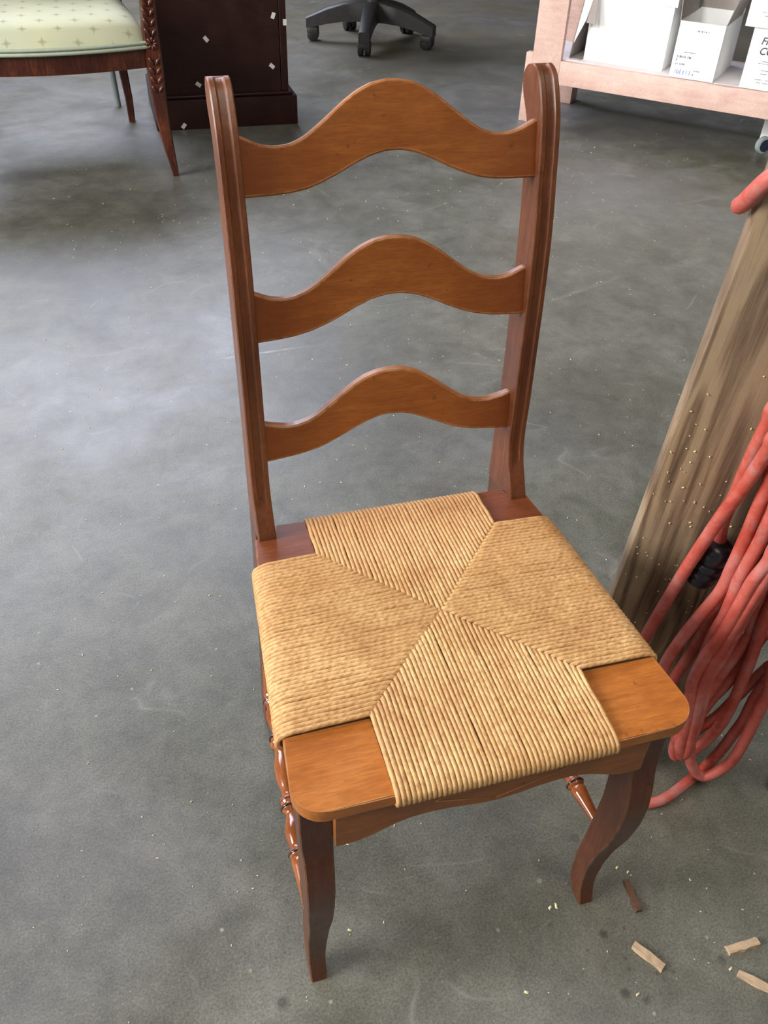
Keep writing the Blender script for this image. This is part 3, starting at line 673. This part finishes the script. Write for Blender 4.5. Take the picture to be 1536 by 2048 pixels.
# ------------------------------------------------------------------ office chair
oc = empty('office_chair', (1.274, 5.035, 0), 0); tag(oc, 'black swivel chair with dusty five-star base on casters', 'office chair')
for k in range(5):
    a_ = R(-38.3-74.0+74.3*0+(0, 74, -84, 146, 212)[k]) if False else R((-38.3, -112.6, 163.2, 35.5, 98)[k])
    M = Matrix.Rotation(a_, 4, 'Z'); bm = bmesh.new(); rings = []
    for r_0, z, hw, th in ((.02, .215, .044, .105), (.09, .213, .040, .100), (.17, .200, .036, .092), (.26, .174, .033, .080), (.34, .142, .031, .066), (.384, .124, .030, .056)):
        rings.append([M @ Vector(p) for p in ((r_0, -hw, z-th), (r_0, hw, z-th), (r_0, hw, z-.008), (r_0, hw-.008, z), (r_0, -hw+.008, z), (r_0, -hw, z-.008))])
    loft(bm, rings); l = obj('base_arm', bm, M_grayp, oc, 45)
    bm = bmesh.new()
    for sd in (-.020, .020):
        MM = M @ Matrix.Translation((.345, sd, .0345)) @ Matrix.Rotation(R(90), 4, 'X')
        lathe(bm, [(-.015, .028), (-.012, .034), (.012, .034), (.015, .028)], MM, 20)
    lathe(bm, [(0, .008), (.045, .008)], M @ Matrix.Translation((.345, 0, .04)), 10)
    c_o = obj('caster', bm, M_black, oc, 45)
    bm = bmesh.new(); box(bm, (.312, -.037, .036), (.380, .037, .076), M, .012, 3); obj('caster_hood', bm, M_grayp, c_o, 45)
bm = bmesh.new(); lathe(bm, [(.12, .045), (.20, .048), (.23, .042)], Matrix.Identity(4), 24); obj('hub', bm, M_grayp, oc, 45)
bm = bmesh.new(); lathe(bm, [(.22, .030), (.45, .030)], Matrix.Identity(4), 20); obj('column', bm, M_black, oc, 45)
bm = bmesh.new(); box(bm, (-.27, -.27, .46), (.27, .27, .55), None, .04, 4); obj('seat', bm, M_black, oc, 45)
bm = bmesh.new(); box(bm, (-.24, .24, .62), (.24, .30, 1.1), None, .025, 4); obj('backrest', bm, M_black, oc, 45)
bm = bmesh.new(); box(bm, (-.03, .2, .47), (.03, .31, .50), None); box(bm, (-.03, .29, .47), (.03, .32, .7)); obj('back_bracket', bm, M_black, oc)

# ------------------------------------------------------------------ shelf bench with boxes
BO = Vector((1.55, 3.402, 0)); BM = Matrix(((.705, .709, 0, BO.x), (-.709, .705, 0, BO.y), (0, 0, 1, 0), (0, 0, 0, 1)))
bench = empty('shelf_bench'); bench.matrix_world = BM
tag(bench, 'pale pink wooden workbench with a low shelf of white boxes', 'workbench')
def bp(name, lo, hi, m=M_pink, bev=.002): return boxo(name, lo, hi, m, bench, bev)
bp('leg', (-.004, 0, 0), (.126, .03, .95)); bp('leg', (-.004, .40, 0), (.075, .49, .95)); bp('leg', (1.75, .0, 0), (1.88, .03, .95)); bp('leg', (1.75, .40, 0), (1.88, .49, .95))
bp('cleat', (-.036, .004, 0), (-.005, .040, .283))
bp('front_rail', (.126, 0, .1735), (1.75, .03, .2675)); bp('rear_rail', (.075, .46, .1735), (1.75, .49, .2675)); bp('side_rail', (-.004, .03, .1735), (.03, .40, .2675))
bp('shelf_board', (0, .031, .2475), (1.74, .459, .2695), M_shelf)
bp('benchtop', (-.05, -.03, .95), (1.95, .52, .99))
def carton(name, u0, u1, w0, d, z0, h, label, group=None, rz=0, open_=False, flaps=(), th=.004):
    e = bpy.data.objects.new(name, None); col.objects.link(e)
    e.matrix_world = BM @ Matrix.Translation((u0, w0, z0)) @ Matrix.Rotation(R(rz), 4, 'Z'); W = u1-u0
    tag(e, label, 'box', group)
    for nm, lo, hi in (('front_panel', (0, 0, 0), (W, th, h)), ('back_panel', (0, d-th, 0), (W, d, h)), ('side_panel', (0, th, 0), (th, d-th, h)), ('side_panel', (W-th, th, 0), (W, d-th, h)), ('bottom_panel', (th, th, 0), (W-th, d-th, th))):
        boxo(nm, lo, hi, M_cardb, e, 0)
    if not open_:
        boxo('lid', (0, 0, h), (W, d, h+th), M_cardb, e, .001)
    for (hx, hy, hz, ax, ang, lo, hi) in flaps:
        M = Matrix.Translation((hx, hy, hz)) @ Matrix.Rotation(R(ang), 4, ax)
        bm = bmesh.new(); box(bm, lo, hi, M); obj('flap', bm, M_cardin, e)
    return e
Z0 = .2697
b1 = carton('carton', .200, .545, .085, .30, Z0, .232, 'plain white carton, widest on the pink shelf, next to the bench leg', 'white cartons on the bench shelf')
b1t = carton('carton', .262, .556, .080, .28, Z0+.237, .12, 'white carton stacked on the widest carton', 'white cartons on the bench shelf')
b2 = carton('carton', .5925, .772, .022, .36, Z0, .205, 'open-topped white carton with small printed lines on its front', 'white cartons on the bench shelf', open_=True,
            flaps=((0, 0, .205, 'Y', -6, (-.003, 0, 0), (0, .30, .09)), (.179, 0, .205, 'Y', 14, (0, 0, 0), (.003, .30, .09)), (0, .356, .205, 'X', -8, (0, 0, 0), (.18, .003, .12))))
b3 = carton('carton', .878, 1.12, .022, .36, Z0, .212, 'white carton at the right edge printed FINISH COLOR', 'white cartons on the bench shelf')
b4 = carton('carton', .842, 1.12, .010, .34, Z0+.217, .15, 'white carton resting on top of the FINISH COLOR carton', 'white cartons on the bench shelf')
# torn open carton leaning at the leg
b0 = bpy.data.objects.new('torn_carton', None); col.objects.link(b0); b0.matrix_world = BM @ Matrix.Translation((.135, .12, Z0)); tag(b0, 'torn open carton with folded flaps squeezed between bench leg and white carton', 'box')
def sheet(name, pts, mat, th=.003):
    a_, b_, c_, d_ = [Vector(p) for p in pts]; n = (b_-a_).cross(d_-a_).normalized()*th; bm = bmesh.new()
    v = [bm.verts.new(p) for p in (a_, b_, c_, d_, a_+n, b_+n, c_+n, d_+n)]
    for f in ((0, 3, 2, 1), (4, 5, 6, 7), (0, 1, 5, 4), (1, 2, 6, 5), (2, 3, 7, 6), (3, 0, 4, 7)): bm.faces.new([v[i] for i in f])
    return obj(name, bm, mat, b0)
sheet('side_panel', [(.006, -.06, .002), (.006, .26, .002), (.058, .26, .27), (.040, -.06, .27)], M_cardin)
sheet('flap', [(.028, -.085, .070), (.066, -.085, .160), (.078, -.06, .25), (.046, -.06, .26)], M_cardb)
sheet('flap', [(.070, -.09, .150), (.112, -.10, .150), (.095, -.06, .27), (.080, -.06, .27)], M_cardin)
sheet('bottom_panel', [(.010, -.06, .001), (.056, -.06, .001), (.056, .26, .001), (.010, .26, .001)], M_cardin)
# printing
def text(par, s_, x, z, size, mat, italic=0, name='lettering'):
    cu = bpy.data.curves.new(name, 'FONT'); cu.body = s_; cu.size = size; cu.extrude = .0004; cu.shear = italic; cu.offset = .0006
    o = bpy.data.objects.new(name, cu); col.objects.link(o); o.parent = par; o.data.materials.append(mat)
    bpy.context.view_layer.update()
    me = bpy.data.meshes.new_from_object(o.evaluated_get(bpy.context.evaluated_depsgraph_get())); bpy.data.objects.remove(o)
    o = bpy.data.objects.new(name, me); col.objects.link(o); o.parent = par
    if not me.materials: me.materials.append(mat)
    o.location = (x, -.0006, z); o.rotation_euler = (R(90), 0, 0); return o
text(b3, 'FINISH', .038, .160, .036, M_ink, .2); text(b3, 'COLOR', .040, .125, .036, M_ink, .2)
def marks(par, rows, mat):
    bm = bmesh.new()
    for x0, z, n, cw, ch in rows:
        for k in range(n):
            if random.random() < .12: continue
            box(bm, (x0+k*cw*1.35, -.0008, z), (x0+k*cw*1.35+cw*random.uniform(.5, 1), .0002, z+ch*random.uniform(.7, 1)))
    return tag(obj('printing', bm, mat, par), kind='stuff')
marks(b2, [(.075, .172, 9, .004, .007), (.040, .094, 10, .0035, .004), (.016, .074, 11, .004, .010), (.014, .062, 2, .002, .010), (.016, .048, 7, .004, .007), (.095, .030, 5, .0036, .005), (.092, .014, 1, .004, .010), (.108, .014, 1, .005, .010)], M_ink)
marks(b2, [(.020, .014, 10, .0048, .019)], M_inkb)
marks(b3, [(.062, .100, 8, .003, .004), (.050, .092, 14, .003, .004), (.066, .068, 8, .003, .004), (.068, .056, 8, .003, .004), (.052, .035, 14, .003, .004), (.058, .024, 12, .003, .004)], M_ink)
marks(b4, [(.052, .050, 16, .003, .004), (.064, .038, 8, .003, .004)], M_ink)

# ------------------------------------------------------------------ small things
def scrap(name, p, q, wd, th, mat, label, group=None):
    a_ = Vector((*p, 0)); b_ = Vector((*q, 0)); L = (b_-a_).length; ang = math.atan2((b_-a_).y, (b_-a_).x)
    bm = bmesh.new(); rings = []; n = 7
    for i in range(n):
        x = L*i/(n-1); j = lambda: random.uniform(-.0012, .0012)
        rings.append([Vector((x+(j() if i in (0, n-1) else 0), -wd/2+j(), 0)), Vector((x, wd/2+j(), 0)), Vector((x, wd/2+j()-.002, th)), Vector((x, -wd/2+j()+.001, th+j()*.4))])
    loft(bm, rings); o = obj(name, bm, mat); o.location = (*p, 0); o.rotation_euler.z = ang
    return tag(o, label, 'wood scrap', group)
scrap('wood_scrap', (.2543, .0483), (.2504, .0047), .011, .006, M_scrapb, 'dark brown wood scrap beside the front right chair foot')
scrap('wood_scrap', (.2211, -.0321), (.2442, -.0690), .012, .006, M_scrap, 'pale splintered wood scrap nearest the chair on the floor', 'pale wood scraps on the floor')
scrap('wood_scrap', (.337, -.0727), (.3827, -.0727), .012, .006, M_scrap, 'short pale wood scrap lying crosswise near the bottom right edge', 'pale wood scraps on the floor')
scrap('wood_scrap', (.3347, -.101), (.372, -.137), .011, .006, M_scrap, 'pale brown-sided wood scrap cut by the bottom right frame edge', 'pale wood scraps on the floor')
CH = [ (0.145,0.042),(0.136,0.042),(0.062,-0.048),(0.361,0.143),(0.197,-0.088),(0.358,0.009),(0.329,-0.093),(0.007,1.017),(0.042,1.023),(0.101,0.930),(0.515,0.782),(-0.133,0.085),(-0.376,2.001),(-0.426,1.927),(1.583,2.489),(1.365,2.323),(0.086,1.604),(2.061,3.764),(0.318,1.029),(0.540,0.173),(0.398,0.139),(-0.459,0.656),(-0.231,0.744),(-0.106,0.202),(-0.064,0.222),(0.342,0.026),(0.251,0.069),(0.263,0.059),(0.265,0.054) ]
bm = bmesh.new()
def chip(x, y, s_):
    M = Matrix.Translation((x, y, .0006)) @ Matrix.Rotation(random.uniform(0, 6.28), 4, 'Z'); l = random.uniform(.6, 1.8)
    vs_ = [bm.verts.new(M @ Vector(p)) for p in ((-s_*l, -s_*.5, 0), (s_*l*.7, -s_*.7, 0), (s_*l, s_*.4, 0), (-s_*l*.6, s_*.6, 0), (0, 0, s_*.6))]
    for f in ((0, 1, 4), (1, 2, 4), (2, 3, 4), (3, 0, 4), (3, 2, 1, 0)): bm.faces.new([vs_[i] for i in f])
for i, (x, y) in enumerate(CH): chip(x, y, .0030 if i < 3 else random.uniform(.0014, .0024))
for i in range(700):
    y = random.uniform(-.1, 3.2); x = random.uniform(-.55, .5+y*.55); chip(x, y, random.uniform(.0006, .0013)*(1+y*.4))
tag(obj('floor_debris', bm, M_chip), 'scattered pale sawdust and wood chips on the concrete floor', 'debris', kind='stuff')
# black stand leg tip
st = empty('black_stand', (.535, .112, 0)); tag(st, 'black tubular stand leg at the right edge near the floor', 'stand')
M = Matrix.Translation((.012, .006, .013)) @ Vector((.75, .35, .62)).to_track_quat('Z', 'Y').to_matrix().to_4x4()
bm = bmesh.new(); lathe(bm, [(-.008, .009), (-.006, .0125), (0, .0140), (.05, .0140)], M, 24); obj('rubber_tip', bm, M_rubber, st, 50)
bm = bmesh.new(); lathe(bm, [(.05, .0125), (.5, .0125)], M, 24); obj('tube', bm, M_black, st, 50)
# round roll and white bin behind the plank
bm = bmesh.new(); tr = empty('tape_roll', (2.385, 2.79, .0345)); tag(tr, 'dark blue round roll with pale rim behind the plank', 'roll')
MM = Matrix.Rotation(R(90), 4, 'X')
lathe(bm, [(-.012, .030), (-.010, .034), (.010, .034), (.012, .030)], MM, 32); obj('rim', bm, M_metal, tr, 50)
bm = bmesh.new(); lathe(bm, [(-.0135, .025), (.0135, .025)], MM, 32); obj('core', bm, plain('navy', (46, 52, 72), .4), tr, 50)
wb = bpy.data.objects.new('carton', None); col.objects.link(wb); wb.matrix_world = BM @ Matrix.Translation((.985, .30, .0005)); tag(wb, 'small white carton on the floor under the pink shelf at the right edge', 'box')
boxo('body', (0, 0, 0), (.30, .14, .12), M_cardb, wb, .001); boxo('lid', (-.003, -.003, .095), (.303, .143, .124), M_cardb, wb, .001)
